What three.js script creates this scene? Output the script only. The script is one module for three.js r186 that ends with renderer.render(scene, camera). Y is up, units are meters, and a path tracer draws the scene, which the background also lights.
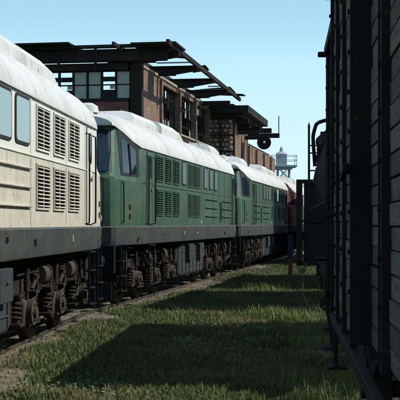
import * as THREE from 'three';
import { mergeGeometries, toCreasedNormals } from 'three/addons/utils/BufferGeometryUtils.js';
import { RoundedBoxGeometry } from 'three/addons/geometries/RoundedBoxGeometry.js';

// ------------------------------------------------------------------ camera, sky, sun, exposure
const scene = new THREE.Scene();
const F = 580, EYE = 1.68;                         // focal length in photo pixels, eye height over the rail heads
const camera = new THREE.PerspectiveCamera(2 * Math.atan(200 / F) * 180 / Math.PI, 1, 0.1, 3000);
camera.position.set(0, EYE, 0);
camera.lookAt(0, EYE, -10);
camera.setViewOffset(400, 400, 100, 88, 200, 200);
scene.add(camera);
const renderer = new THREE.WebGLRenderer({ antialias: true });
renderer.setSize(1024, 1024);
renderer.toneMapping = THREE.LinearToneMapping;
renderer.toneMappingExposure = 1.0;
renderer.shadowMap.enabled = true;

const sunDir = new THREE.Vector3(1, Math.tan(43.5 * Math.PI / 180), 0.11).normalize();
{
  const W = 256, H = 128, data = new Float32Array(W * H * 4);
  const zen = [0.07, 0.185, 0.42], mid = [0.46, 0.83, 1.02], hor = [0.80, 1.0, 1.06];
  for (let j = 0; j < H; j++) for (let i = 0; i < W; i++) {
    const el = ((j + 0.5) / H - 0.5) * Math.PI;          // row 0 is the bottom of the sphere
    const e = Math.max(0, el) * 180 / Math.PI, t1 = Math.min(1, e / 11), t2 = Math.pow(Math.max(0, Math.min(1, (e - 8) / 62)), .5);
    const o = (j * W + i) * 4;
    for (let k = 0; k < 3; k++) { const lo = hor[k] + (mid[k] - hor[k]) * t1; data[o + k] = lo + (zen[k] - lo) * t2; }
    data[o + 3] = 1;
  }
  const sky = new THREE.DataTexture(data, W, H, THREE.RGBAFormat, THREE.FloatType);
  sky.mapping = THREE.EquirectangularReflectionMapping;
  sky.magFilter = THREE.LinearFilter; sky.minFilter = THREE.LinearFilter; sky.needsUpdate = true;
  scene.background = sky; scene.environment = sky;
}
const sun = new THREE.DirectionalLight(new THREE.Color(1, 0.945, 0.85), 5);
sun.position.copy(sunDir).multiplyScalar(120).add(new THREE.Vector3(0, 0, -40));
sun.target.position.set(0, 0, -40); sun.castShadow = true; sun.shadow.radius = 1.2;
Object.assign(sun.shadow.camera, { left: -80, right: 80, top: 80, bottom: -80, near: 1, far: 300 });
sun.shadow.mapSize.set(4096, 4096);
scene.add(sun, sun.target);

// ------------------------------------------------------------------ helpers
let seed = 7;
const rnd = () => { seed = (seed * 1664525 + 1013904223) >>> 0; return seed / 4294967296; };
const rr = (a, b) => a + (b - a) * rnd();
const clamp = (x, a = 0, b = 1) => Math.min(b, Math.max(a, x));
const lerp = (a, b, t) => a + (b - a) * t;
const smooth = (t) => { t = clamp(t); return t * t * (3 - 2 * t); };
const used = new Map();
const numbered = (n) => { const k = used.get(n) || 0; used.set(n, k + 1); return k ? `${n}_${String(k).padStart(3, '0')}` : n; };
function thing(name, label, category, group) {
  const o = new THREE.Group(); o.name = numbered(name); o.userData = { label, category };
  if (group) o.userData.group = group;
  scene.add(o); return o;
}
function part(parent, name, geo, mat, label) {
  const m = new THREE.Mesh(Array.isArray(geo) ? merge(geo) : geo, mat);
  m.name = name; m.castShadow = m.receiveShadow = true; if (label) m.userData.label = label;
  parent.add(m); return m;
}
function holder(parent, name) { const g = new THREE.Group(); g.name = name; parent.add(g); return g; }
function merge(list) {
  return mergeGeometries(list.map(g => { const n = g.index ? g.toNonIndexed() : g; for (const k of Object.keys(n.attributes)) if (!['position', 'normal', 'uv'].includes(k)) n.deleteAttribute(k); return n; }));
}
function uvM(g, ox = 0, oy = 0) {                    // texture coordinates in metres, from the geometry's own faces
  if (g.index) g = g.toNonIndexed();
  const p = g.attributes.position, n = g.attributes.normal, uv = new Float32Array(p.count * 2);
  for (let i = 0; i < p.count; i++) {
    const ax = Math.abs(n.getX(i)), ay = Math.abs(n.getY(i)), az = Math.abs(n.getZ(i));
    let u, v;
    if (ay >= ax && ay >= az) { u = p.getX(i); v = p.getZ(i); } else if (ax >= az) { u = p.getZ(i); v = p.getY(i); } else { u = p.getX(i); v = p.getY(i); }
    uv[2 * i] = u + ox; uv[2 * i + 1] = v + oy;
  }
  g.setAttribute('uv', new THREE.BufferAttribute(uv, 2)); return g;
}
function box(w, h, d, x = 0, y = 0, z = 0) { const g = new THREE.BoxGeometry(w, h, d); g.translate(x, y, z); return uvM(g); }
function rbox(w, h, d, x = 0, y = 0, z = 0, r = 0.012) {
  const g = new RoundedBoxGeometry(w, h, d, 1, Math.min(r, w * .45, h * .45, d * .45)); g.translate(x, y, z); return uvM(g);
}
function cyl(r0, r1, h, x, y, z, axis = 'y', seg = 18) {
  const g = new THREE.CylinderGeometry(r0, r1, h, seg); if (axis === 'z') g.rotateX(Math.PI / 2); if (axis === 'x') g.rotateZ(Math.PI / 2);
  g.translate(x, y, z); return uvM(g);
}
function tube(pts, r = 0.02, seg = 16, rad = 7) {
  const c = new THREE.CatmullRomCurve3(pts.map(p => new THREE.Vector3(...p)), false, 'catmullrom', 0.2);
  return uvM(new THREE.TubeGeometry(c, seg, r, rad, false));
}
function bar(a, b, w, h = w) {                       // a square bar from a to b
  const A = new THREE.Vector3(...a), B = new THREE.Vector3(...b), L = A.distanceTo(B);
  const g = uvM(new THREE.BoxGeometry(w, h, L));
  const m = new THREE.Matrix4().lookAt(A, B, Math.abs(A.x - B.x) + Math.abs(A.z - B.z) < 1e-4 ? new THREE.Vector3(1, 0, 0) : new THREE.Vector3(0, 1, 0));
  g.applyMatrix4(m); g.translate((A.x + B.x) / 2, (A.y + B.y) / 2, (A.z + B.z) / 2); return g;
}
function grid(nu, nv, fn, flip = false) {            // a patch from a function (u,v) -> [x,y,z,(uvx,uvy)]
  const pos = [], uv = [], idx = [];
  for (let j = 0; j <= nv; j++) for (let i = 0; i <= nu; i++) { const p = fn(i / nu, j / nv); pos.push(p[0], p[1], p[2]); uv.push(p[3] ?? p[0], p[4] ?? p[1]); }
  for (let j = 0; j < nv; j++) for (let i = 0; i < nu; i++) {
    const a = j * (nu + 1) + i, b = a + 1, c = a + nu + 1, d = c + 1;
    if (flip) idx.push(a, c, b, b, c, d); else idx.push(a, b, c, b, d, c);
  }
  const g = new THREE.BufferGeometry();
  g.setAttribute('position', new THREE.Float32BufferAttribute(pos, 3)); g.setAttribute('uv', new THREE.Float32BufferAttribute(uv, 2));
  g.setIndex(idx); g.computeVertexNormals(); return g;
}
function roundRect(w, h, r) {
  const s = new THREE.Shape(), x = -w / 2, y = -h / 2;
  s.moveTo(x + r, y); s.lineTo(x + w - r, y); s.quadraticCurveTo(x + w, y, x + w, y + r); s.lineTo(x + w, y + h - r); s.quadraticCurveTo(x + w, y + h, x + w - r, y + h);
  s.lineTo(x + r, y + h); s.quadraticCurveTo(x, y + h, x, y + h - r); s.lineTo(x, y + r); s.quadraticCurveTo(x, y, x + r, y); return s;
}
const extr = (shape, depth, bevel = 0) => new THREE.ExtrudeGeometry(shape, { depth, bevelEnabled: bevel > 0, bevelThickness: bevel, bevelSize: bevel, bevelSegments: 1, curveSegments: 5 });

// periodic noise and textures
function noiseLattice(n, s) { let q = s >>> 0; const a = new Float32Array(n * n); for (let i = 0; i < n * n; i++) { q = (q * 1664525 + 1013904223) >>> 0; a[i] = q / 4294967296; } return a; }
const lat = {};
function vn(x, y, n, s) {
  const L = lat[n + '_' + s] || (lat[n + '_' + s] = noiseLattice(n, s * 7919 + n));
  const xi = Math.floor(x), yi = Math.floor(y), fx = smooth(x - xi), fy = smooth(y - yi), m = (a) => ((a % n) + n) % n;
  const x0 = m(xi), x1 = m(xi + 1), y0 = m(yi) * n, y1 = m(yi + 1) * n;
  return lerp(lerp(L[y0 + x0], L[y0 + x1], fx), lerp(L[y1 + x0], L[y1 + x1], fx), fy);
}
function fbm(u, v, n, s, oct = 5) { let a = 0, w = .5, t = 0; for (let k = 0; k < oct; k++) { a += w * vn(u * n, v * n, n, s + k); t += w; w *= .55; n *= 2; } return a / t; }
function tex(size, metres, fn, srgb = true) {
  const d = new Uint8Array(size * size * 4);
  for (let j = 0; j < size; j++) for (let i = 0; i < size; i++) {
    const c = fn((i + .5) / size, (j + .5) / size), o = (j * size + i) * 4;
    for (let k = 0; k < 3; k++) { const x = clamp(c[k]); d[o + k] = 255 * (srgb ? (x <= .0031308 ? 12.92 * x : 1.055 * Math.pow(x, 1 / 2.4) - .055) : x); }
    d[o + 3] = 255;
  }
  const t = new THREE.DataTexture(d, size, size, THREE.RGBAFormat);
  t.wrapS = t.wrapT = THREE.RepeatWrapping; t.magFilter = THREE.LinearFilter; t.minFilter = THREE.LinearMipmapLinearFilter; t.generateMipmaps = true;
  if (srgb) t.colorSpace = THREE.SRGBColorSpace;
  t.repeat.set(1 / metres[0], 1 / metres[1]); t.needsUpdate = true; return t;
}
const mixc = (a, b, t) => [lerp(a[0], b[0], t), lerp(a[1], b[1], t), lerp(a[2], b[2], t)];
const waves = tex(256, [1.7, 1.9], (u, v) => { const x = .75 * fbm(u, v, 3, 201, 2) + .25 * fbm(u, v, 24, 203, 3); return [x, x, x]; }, false);
// weathered paint: blotches, run-down streaks, dirt flecks and chips of primer or rust
function paint(base, dirt, chip, s, { amount = .5, rough = .45, chips = .8, metal = 0, size = 512, m = [4.3, 3.1], streak = .5, bump = .004, spec = .7 } = {}) {
  const map = tex(size, m, (u, v) => {
    const b = fbm(u, v, 6, s), st = fbm(u * 1, v * .125 * 1, 48, s + 11, 3) , f = fbm(u, v, 64, s + 23, 3), c = fbm(u, v, 24, s + 31, 4);
    let t = amount * (smooth((b - .35) / .5) * .5 + streak * smooth((st - .5) / .35) * .7 + smooth((f - .62) / .2) * .5);
    let col = mixc(base, dirt, clamp(t));
    if (c > chips) col = mixc(col, chip, smooth((c - chips) / .03));
    return col;
  });
  const rm = tex(256, m, (u, v) => { const x = rough + .25 * (fbm(u, v, 10, s + 5) - .4); return [0, x, 0]; }, false);
  return new THREE.MeshPhysicalMaterial({ map, roughnessMap: rm, roughness: 1, metalness: metal, bumpMap: waves, bumpScale: bump, specularIntensity: spec });
}
const flat = (r, g, b, rough = .7, metal = 0) => new THREE.MeshStandardMaterial({ color: new THREE.Color().setRGB(r, g, b), roughness: rough, metalness: metal });

const M = {
  green: paint([.038, .096, .057], [.095, .115, .08], [.10, .075, .05], 3, { rough: .42, chips: .80, amount: .95, streak: .9, m: [5.3, 2.9], bump: .008 }),
  cream: paint([.555, .525, .43], [.36, .325, .24], [.30, .20, .12], 5, { rough: .45, chips: .82, amount: .85, streak: .9, bump: .006 }),
  ivory: paint([.67, .665, .58], [.48, .46, .37], [.40, .32, .22], 6, { rough: .45, chips: .86 }),
  red: paint([.30, .035, .03], [.16, .06, .04], [.10, .06, .04], 8, { rough: .45 }),
  beige: paint([.62, .50, .33], [.40, .32, .22], [.24, .13, .07], 9, { rough: .5 }),
  roof: paint([.545, .56, .54], [.34, .33, .285], [.25, .21, .17], 12, { rough: .6, amount: .95, chips: .80, streak: .8 }),
  sill: paint([.052, .061, .063], [.11, .098, .074], [.06, .035, .02], 14, { rough: .55, spec: .35, amount: .7 }),
  bogie: paint([.020, .019, .018], [.085, .068, .048], [.10, .06, .035], 16, { rough: .75, spec: .15, amount: .75, chips: .76, m: [1.3, 1.1], streak: .2 }),
  tank: paint([.036, .046, .051], [.09, .078, .058], [.05, .035, .025], 18, { rough: .6, spec: .35, amount: .8 }),
  boards: [20, 21, 22, 23].map((s, i) => plankMat(s, [[.130, .142, .112], [.085, .096, .076], [.150, .158, .122], [.105, .108, .084]][i])),
  dusty: paint([.060, .050, .038], [.12, .095, .065], [.09, .05, .028], 17, { rough: .85, spec: .15, amount: .8, chips: .78, m: [.9, .8], streak: .3 }),
  rib: paint([.018, .017, .016], [.034, .027, .02], [.08, .035, .018], 26, { rough: .7, spec: .15, amount: .8, m: [1.2, 1.6] }),
  black: paint([.014, .014, .015], [.03, .026, .022], [.05, .03, .02], 28, { rough: .6, spec: .15, amount: .6 }),
  tar: paint([.012, .012, .012], [.022, .019, .016], [.035, .024, .017], 29, { rough: .85, spec: .15, amount: .5, streak: .1 }),
  steel: paint([.020, .019, .019], [.065, .042, .028], [.10, .045, .022], 30, { rough: .75, spec: .15, amount: .8 }),
  rail: flat(.20, .17, .15, .35, .8),
  wheel: paint([.045, .038, .033], [.10, .075, .05], [.08, .05, .03], 32, { rough: .6, spec: .15, amount: .8, m: [1, 1] }),
  glass: new THREE.MeshPhysicalMaterial({ color: new THREE.Color().setRGB(.012, .022, .035), roughness: .05, metalness: 0, ior: 1.6, bumpMap: waves, bumpScale: .003 }),
  rubber: flat(.012, .012, .012, .8),
  shutter: paint([.26, .40, .44], [.20, .30, .32], [.2, .2, .2], 34, { rough: .4, amount: .3 }),
  paintedSkyPane: new THREE.MeshPhysicalMaterial({ color: new THREE.Color().setRGB(.21, .28, .29), roughness: .5, clearcoat: 1, clearcoatRoughness: .06, bumpMap: waves, bumpScale: .002 }),  // pale window pane; the reflected sky is put into its base colour
  filter: paint([.055, .045, .045], [.09, .075, .06], [.04, .03, .03], 35, { rough: .95, spec: .15, amount: .6, m: [.6, .6] }),  // sheet behind the louvres; the shade of the openings is in its dark colour
  plate: flat(.30, .30, .27, .6), hose: flat(.10, .115, .13, .6),
  dirtyGlass: paint([.30, .36, .31], [.20, .20, .16], [.1, .1, .09], 36, { rough: .35, amount: .6, m: [2, 2] }),
  towerPaint: paint([.30, .36, .40], [.24, .27, .29], [.12, .08, .06], 38, { rough: .6 }),
  concrete: paint([.30, .27, .23], [.16, .14, .12], [.1, .09, .08], 40, { rough: .9, spec: .15, amount: .8 }),
  orange: flat(.20, .065, .025, .8), blue: flat(.012, .02, .06, .7),
  sleeper: paint([.075, .058, .045], [.12, .10, .075], [.05, .04, .03], 42, { rough: .9, spec: .15, amount: .8, m: [1.5, 1.5] }),
  brass: flat(.35, .33, .28, .4, .5),
};
function plankMat(s, base) {
  const map = tex(512, [1.6, .5], (u, v) => {
    const g = fbm(u * .5, v, 64, s, 4), c = fbm(u, v, 14, s + 3, 5), b = fbm(u, v, 4, s + 9), w = fbm(u * .25, v, 96, s + 13, 2);
    let col = mixc(base, [base[0] * .6, base[1] * .58, base[2] * .55], clamp(smooth((g - .45) / .3) * .6 + smooth((b - .4) / .4) * .3));
    if (c > .6) col = mixc(col, [.10, .085, .065], smooth((c - .6) / .05) * .85);      // bare grey wood where paint is gone
    if (w > .72) col = mixc(col, [.04, .035, .03], .6);
    return col;
  });
  const bump = tex(256, [1.6, .5], (u, v) => { const x = fbm(u * .25, v, 64, s, 4); return [x, x, x]; }, false);
  return new THREE.MeshPhysicalMaterial({ map, bumpMap: bump, bumpScale: .004, roughness: .92, specularIntensity: .15 });
}
function brickMat(s, tones, mortar, dirt, amt) {
  const map = tex(1024, [3.6, 3.0], (u, v) => {                  // far courses, well below what can be told apart
    const row = Math.floor(v * 40), fv = v * 40 - row, uu = u * 15 + (row % 2) * .5, colI = Math.floor(uu), fu = uu - colI;
    const k = vn((colI % 15) + .0, row, 64, s), k2 = vn(row * 1.7, (colI % 15) * 3.1, 64, s + 4);
    let c = mixc(tones[0], tones[1], k); c = mixc(c, tones[2], smooth((k2 - .6) / .3));
    if (fv < .13 || fu < .05) c = mixc(c, mortar, .75);
    const b = fbm(u, v, 5, s + 7), st = fbm(u, v * .2, 32, s + 9, 3);
    return mixc(c, dirt, clamp(amt * (smooth((b - .42) / .35) * .7 + smooth((st - .52) / .3) * .6)));
  });
  const bump = tex(1024, [3.6, 3.0], (u, v) => { const row = Math.floor(v * 40), fv = v * 40 - row, uu = u * 15 + (row % 2) * .5, fu = uu - Math.floor(uu); const x = (fv < .13 || fu < .05) ? 0 : .7 + .3 * fbm(u, v, 64, s, 2); return [x, x, x]; }, false);
  return new THREE.MeshPhysicalMaterial({ map, bumpMap: bump, bumpScale: .012, roughness: .92, specularIntensity: .2 });
}
M.brick = brickMat(50, [[.235, .145, .110], [.165, .095, .070], [.29, .215, .17]], [.24, .205, .17], [.12, .095, .08], .8);
M.brickRed = brickMat(54, [[.20, .085, .06], [.15, .06, .045], [.24, .13, .10]], [.16, .13, .11], [.05, .04, .035], .8);

// ------------------------------------------------------------------ ground frames of the two tracks
const H1 = 42 / F, H2 = 100 / F;                   // sideways run per metre of depth, near and far tangents
const dir = (h) => { const n = Math.hypot(h, 1); return { d: [h / n, -1 / n], r: [1 / n, h / n], n }; };
function place(o, h, sideAt0, z0, halfW, halfL, sideSign, flip) {
  // (sideAt0 + h z, -z) runs along the visible side; sideSign +1: body lies to the left of it, -1: to the right
  const { d, r, n } = dir(h);
  const px = sideAt0 + h * z0, pz = -z0;
  o.position.set(px + d[0] * halfL - r[0] * halfW * sideSign, 0, pz + d[1] * halfL - r[1] * halfW * sideSign);
  o.rotation.y = Math.atan2(-d[1], d[0]) + (flip ? Math.PI : 0);
}
const RY = -0.25, GY = -0.38;                      // rail heads and ground (the wagon floors stand about level with the viewer's chest)

// ------------------------------------------------------------------ terrain
const soil = tex(1024, [7, 7], (u, v) => {
  const a = fbm(u, v, 8, 61), b = fbm(u, v, 40, 63, 3), c = fbm(u, v, 128, 65, 2);
  let col = mixc([.062, .066, .026], [.115, .092, .052], smooth((a - .4) / .3)); col = mixc(col, [.036, .040, .016], smooth((b - .5) / .25));
  return mixc(col, [.15, .13, .085], smooth((c - .66) / .12) * .6);
});
const gravelTex = tex(1024, [2.3, 2.3], (u, v) => {
  const a = fbm(u, v, 10, 71), b = fbm(u, v, 80, 73, 3), c = fbm(u, v, 200, 75, 2);
  let col = mixc([.125, .105, .066], [.175, .150, .100], smooth((a - .35) / .35)); col = mixc(col, [.11, .09, .06], smooth((b - .52) / .2) * .8);
  return mixc(col, [.23, .205, .155], smooth((c - .6) / .15) * .6);
});
const gravelBump = tex(512, [2.3, 2.3], (u, v) => { const x = fbm(u, v, 64, 77, 3); return [x, x, x]; }, false);
{
  const g = new THREE.PlaneGeometry(1600, 1600, 1, 1); g.rotateX(-Math.PI / 2);
  const m = part(scene, 'ground', uvM(g), new THREE.MeshStandardMaterial({ map: soil, roughness: .95 })); m.position.y = GY; m.userData = { kind: 'structure', label: 'flat ground of the railway yard', };
}
// track centre lines
function leftCentre(z) {                           // z is depth; returns x
  const a = (H1 * z - 3.62) - 1.47, b = (H2 * z - 6.18) - 1.47, t = smooth((z - 22) / 8);
  return lerp(a, b, t);
}
function rightCentre(z) { const a = .5 + H1 * z + 1.42, b = 2.75 + H2 * (z - 26.5) + 1.42; return lerp(a, b, smooth((z - 20) / 8)); }
function track(name, fn, z0, z1, label) {
  const g = new THREE.Group(); g.name = name; g.userData = { kind: 'structure', label }; scene.add(g);
  const slope = (z) => (fn(z + .1) - fn(z - .1)) / .2;
  const BW = 1.95;                                 // dirt and cinder bed
  const N = Math.round((z1 - z0) / .5);
  const bed = grid(28, N, (u, v) => {
    const z = lerp(z0, z1, v), w = lerp(-BW, BW, u), x = fn(z) + w;
    const edge = smooth((BW - Math.abs(w)) / .5), wob = .10 * (fbm((x * .11) % 1, (z * .07) % 1, 32, 81, 2) - .5);
    return [x + .25 * (vn(z * 1.3, w > 0 ? 1 : 5, 64, 83) - .5) * (1 - edge), GY - .01 + edge * (.06 + wob * .5), -z, x, z];
  });
  const bedM = new THREE.MeshStandardMaterial({ map: gravelTex, bumpMap: gravelBump, bumpScale: .03, roughness: .95 });
  part(g, 'cinder_bed', bed, bedM);
  for (const s of [-1, 1]) {
    const shape = new THREE.Shape([[-.036, 0], [.036, 0], [.036, -.04], [.01, -.055], [.01, -.13], [.065, -.145], [.065, -.155], [-.065, -.155], [-.065, -.145], [-.01, -.13], [-.01, -.055], [-.036, -.04]].map(p => new THREE.Vector2(...p)));
    const segs = 60, pos = [], idx = [], P = shape.getPoints(), n = P.length;
    for (let k = 0; k <= segs; k++) { const z = lerp(z0, z1, k / segs), x = fn(z) + s * .7535 * Math.hypot(1, slope(z)); for (const p of P) pos.push(x + p.x, p.y + RY, -z); }
    for (let k = 0; k < segs; k++) for (let i = 0; i < n; i++) { const a = k * n + i, b = k * n + (i + 1) % n; idx.push(a, b, a + n, b, b + n, a + n); }
    let q = new THREE.BufferGeometry(); q.setAttribute('position', new THREE.Float32BufferAttribute(pos, 3)); q.setIndex(idx); q = toCreasedNormals(q, .5);
    part(g, 'rail', uvM(q), M.rail);
  }
  const sg = rbox(.24, .14, 2.5, 0, 0, 0, .02);
  for (let z = z0 + .3; z < z1; z += .64) { const m = part(g, 'sleeper', sg, M.sleeper); m.position.set(fn(z), RY - .135 - .03, -z); m.rotation.y = Math.atan2(1, slope(z)) + rr(-.02, .02); }
  return g;
}
track('railway_track', leftCentre, 4, 92, 'railway track under the row of locomotives');
track('railway_track_001', rightCentre, -2, 60, 'railway track under the goods wagons');

// ------------------------------------------------------------------ locomotive
const LEN = 19.4, HL = LEN / 2, HW = 1.475;
const LV = [[1.63, .02, 1.27], [2.2, 0, 1.27], [2.70, .03, 1.26], [2.78, .12, 1.22], [3.2, .24, 1.18], [3.95, .46, 1.11]];
function fw(Y) { for (let i = 0; i < LV.length - 1; i++) if (Y <= LV[i + 1][0] || i === LV.length - 2) { const t = clamp((Y - LV[i][0]) / (LV[i + 1][0] - LV[i][0])); return [lerp(LV[i][1], LV[i + 1][1], t), lerp(LV[i][2], LV[i + 1][2], t)]; } }
const TAPER = 1.95;
function sideHW(s, Y) { const [f, w] = fw(Y); if (s >= TAPER) return HW; return lerp(w + .01, HW, smooth(.5 * clamp((s - f - .25) / (TAPER - f - .25)) + .0) * 2 > 1 ? 1 : clamp((s - f - .25) / (TAPER - f - .25))); }
const BULGE = [[0, -.06], [.35, -.05], [.7, -.02], [.9, .03], [.98, .12], [1, .25]];
function frontS(l, Y) { const [f, w] = fw(Y), q = clamp(l / w); for (let i = 0; i < 5; i++) if (q <= BULGE[i + 1][0]) return f + lerp(BULGE[i][1], BULGE[i + 1][1], (q - BULGE[i][0]) / (BULGE[i + 1][0] - BULGE[i][0])); return f + .25; }
const gut = (s) => { const e = Math.min(s, LEN - s); return 3.53 + .42 * smooth((TAPER - e) / 1.5); };
function quarter(Y) {
  const [f, w] = fw(Y), o = BULGE.map(([a, b]) => [f + b, w * a + (a === 1 ? .01 : 0)]);
  for (const s of [.85, 1.2, 1.6, TAPER, 2.3, 5, 9.7]) o.push([s, sideHW(s, Y)]);
  return o;
}
function outline(Y) {                               // closed ring around the body, starting at the front centre, near side first
  const q = quarter(Y), o = [];
  for (const p of q) o.push([p[0], p[1]]);
  for (let i = q.length - 2; i >= 0; i--) o.push([LEN - q[i][0], q[i][1]]);
  for (let i = 1; i < q.length; i++) o.push([LEN - q[i][0], -q[i][1]]);
  for (let i = q.length - 2; i >= 1; i--) o.push([q[i][0], -q[i][1]]);
  return o;
}
function shell(y0, y1, n, topFollowsGutter) {
  const rings = []; const levels = [];
  for (let k = 0; k <= n; k++) levels.push(lerp(y0, y1, k / n));
  for (const l of LV) if (l[0] > y0 + .02 && l[0] < y1 - .02) levels.push(l[0]);
  levels.sort((a, b) => a - b);
  for (const Y of levels) {
    rings.push(outline(Y).map(([s, l]) => {
      const top = topFollowsGutter ? gut(s) : y1, t = (Y - y0) / (y1 - y0);
      const yy = topFollowsGutter ? (Y > 3.3 ? lerp(3.3, top, (Y - 3.3) / (y1 - 3.3)) : Y) : Y;
      return [s - HL, yy, l];
    }));
  }
  const N = rings[0].length;
  let g = grid(N, rings.length - 1, (u, v) => { const r = rings[Math.round(v * (rings.length - 1))], i = Math.round(u * N) % N; return [...r[i], r[i][0] + r[i][2], r[i][1]]; }, true);
  return toCreasedNormals(g, .45);
}
const crown = (s) => { const e = Math.min(s, LEN - s); return 4.42 - .24 * Math.pow(clamp((2.4 - e) / 2.2), 1.6); };
function roofY(s, l) { const hw = roofHW(s), q = clamp(Math.abs(l) / hw); return gut(s) + (crown(s) - gut(s)) * Math.pow(1 - Math.pow(q, 2.3), .62); }
function roofHW(s) { const e = Math.min(s, LEN - s); return sideHW(Math.max(e, .42), 3.95) + .035; }
function roofShell() {
  const st = [.16, .22, .4, .7, 1, 1.4, 1.8, 2.1, 2.6, 4, 6, 8, 9.7]; const S = [...st, ...st.slice(0, -1).reverse().map(s => LEN - s)];
  const n = 22;
  const g = grid(n, S.length - 1, (u, v) => { const s = S[Math.round(v * (S.length - 1))], a = lerp(-Math.PI / 2, Math.PI / 2, u), l = Math.sin(a) * roofHW(s); return [s - HL, roofY(s, l), l, s, l]; }, true);
  const parts = [g];
  for (const e of [0, 1]) {                          // brow and soffit above the windscreen
    const s = e ? LEN - .16 : .16, s2 = e ? LEN - .55 : .55;
    parts.push(grid(n, 1, (u, v) => { const l = Math.sin(lerp(-Math.PI / 2, Math.PI / 2, u)) * roofHW(s); return [s - HL, lerp(roofY(s, l), gut(s) - .03, v), l, l, v]; }, !!e));
    parts.push(grid(n, 1, (u, v) => { const l = Math.sin(lerp(-Math.PI / 2, Math.PI / 2, u)); return [lerp(s, s2, v) - HL, gut(s) - .03, l * roofHW(s), l, v]; }, !!e));
  }
  // gutter strip on both long sides
  for (const sg of [-1, 1]) parts.push(grid(S.length - 1, 1, (u, v) => { const s = S[Math.round(u * (S.length - 1))]; return [s - HL, gut(s) - v * .035, sg * (roofHW(s) + .001), s, v]; }, sg > 0));
  return merge(parts.map(p => toCreasedNormals(p, .5)));
}
function hump(s0, s1, top, hw, sl0 = .55, sl1 = .55) {
  const sh = new THREE.Shape([[-hw, 4.0], [-hw + .02, top - .22], [-hw + .16, top - .06], [-hw + .4, top], [hw - .4, top], [hw - .16, top - .06], [hw - .02, top - .22], [hw, 4.0]].map(p => new THREE.Vector2(...p)));
  const g = extr(sh, s1 - s0, 0); g.rotateY(-Math.PI / 2); g.translate(s1 - HL, 0, 0);
  const p = g.attributes.position;                   // sloping ends
  for (let i = 0; i < p.count; i++) { const k = clamp((p.getY(i) - 4.0) / (top - 4.0)); const x = p.getX(i); p.setX(i, Math.abs(x - (s0 - HL)) < .01 ? x + sl0 * k : Math.abs(x - (s1 - HL)) < .01 ? x - sl1 * k : x); }
  g.computeVertexNormals(); return uvM(toCreasedNormals(g, .6));
}
// one grille: rows of pressed louvre hoods over a dark sheet painted as the shade inside
const grilleCache = {};
function grilleGeo(w, h, rows, cols) {
  const k = [w, h, rows, cols].join(); if (grilleCache[k]) return grilleCache[k];
  const a = [], cw = w / cols, rh = h / rows;
  a.push(box(w + .06, .03, .02, 0, h / 2 + .015, 0), box(w + .06, .03, .02, 0, -h / 2 - .015, 0), box(.03, h, .02, -w / 2 - .015, 0, 0), box(.03, h, .02, w / 2 + .015, 0, 0));
  for (let c = 1; c < cols; c++) a.push(box(.035, h, .014, -w / 2 + c * cw, 0, 0));
  for (let r = 0; r < rows; r++) for (let c = 0; c < cols; c++) {
    const g = new THREE.BoxGeometry(cw - .03, .006, rh * .54); g.rotateX(.68 + (((r * 7 + c * 13) % 5) - 2) * .03); g.translate(-w / 2 + (c + .5) * cw, h / 2 - (r + .5) * rh, .016); a.push(uvM(g));
  }
  return (grilleCache[k] = merge(a));
}
function springGeo(r, h, x, y, z) {
  const pts = []; const turns = 5; for (let i = 0; i <= turns * 10; i++) { const a = i / 10 * Math.PI * 2; pts.push([x + Math.cos(a) * r, y + h * i / (turns * 10), z + Math.sin(a) * r]); }
  const c = new THREE.CatmullRomCurve3(pts.map(p => new THREE.Vector3(...p))); return uvM(new THREE.TubeGeometry(c, turns * 10, .022, 5, false));
}
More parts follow.
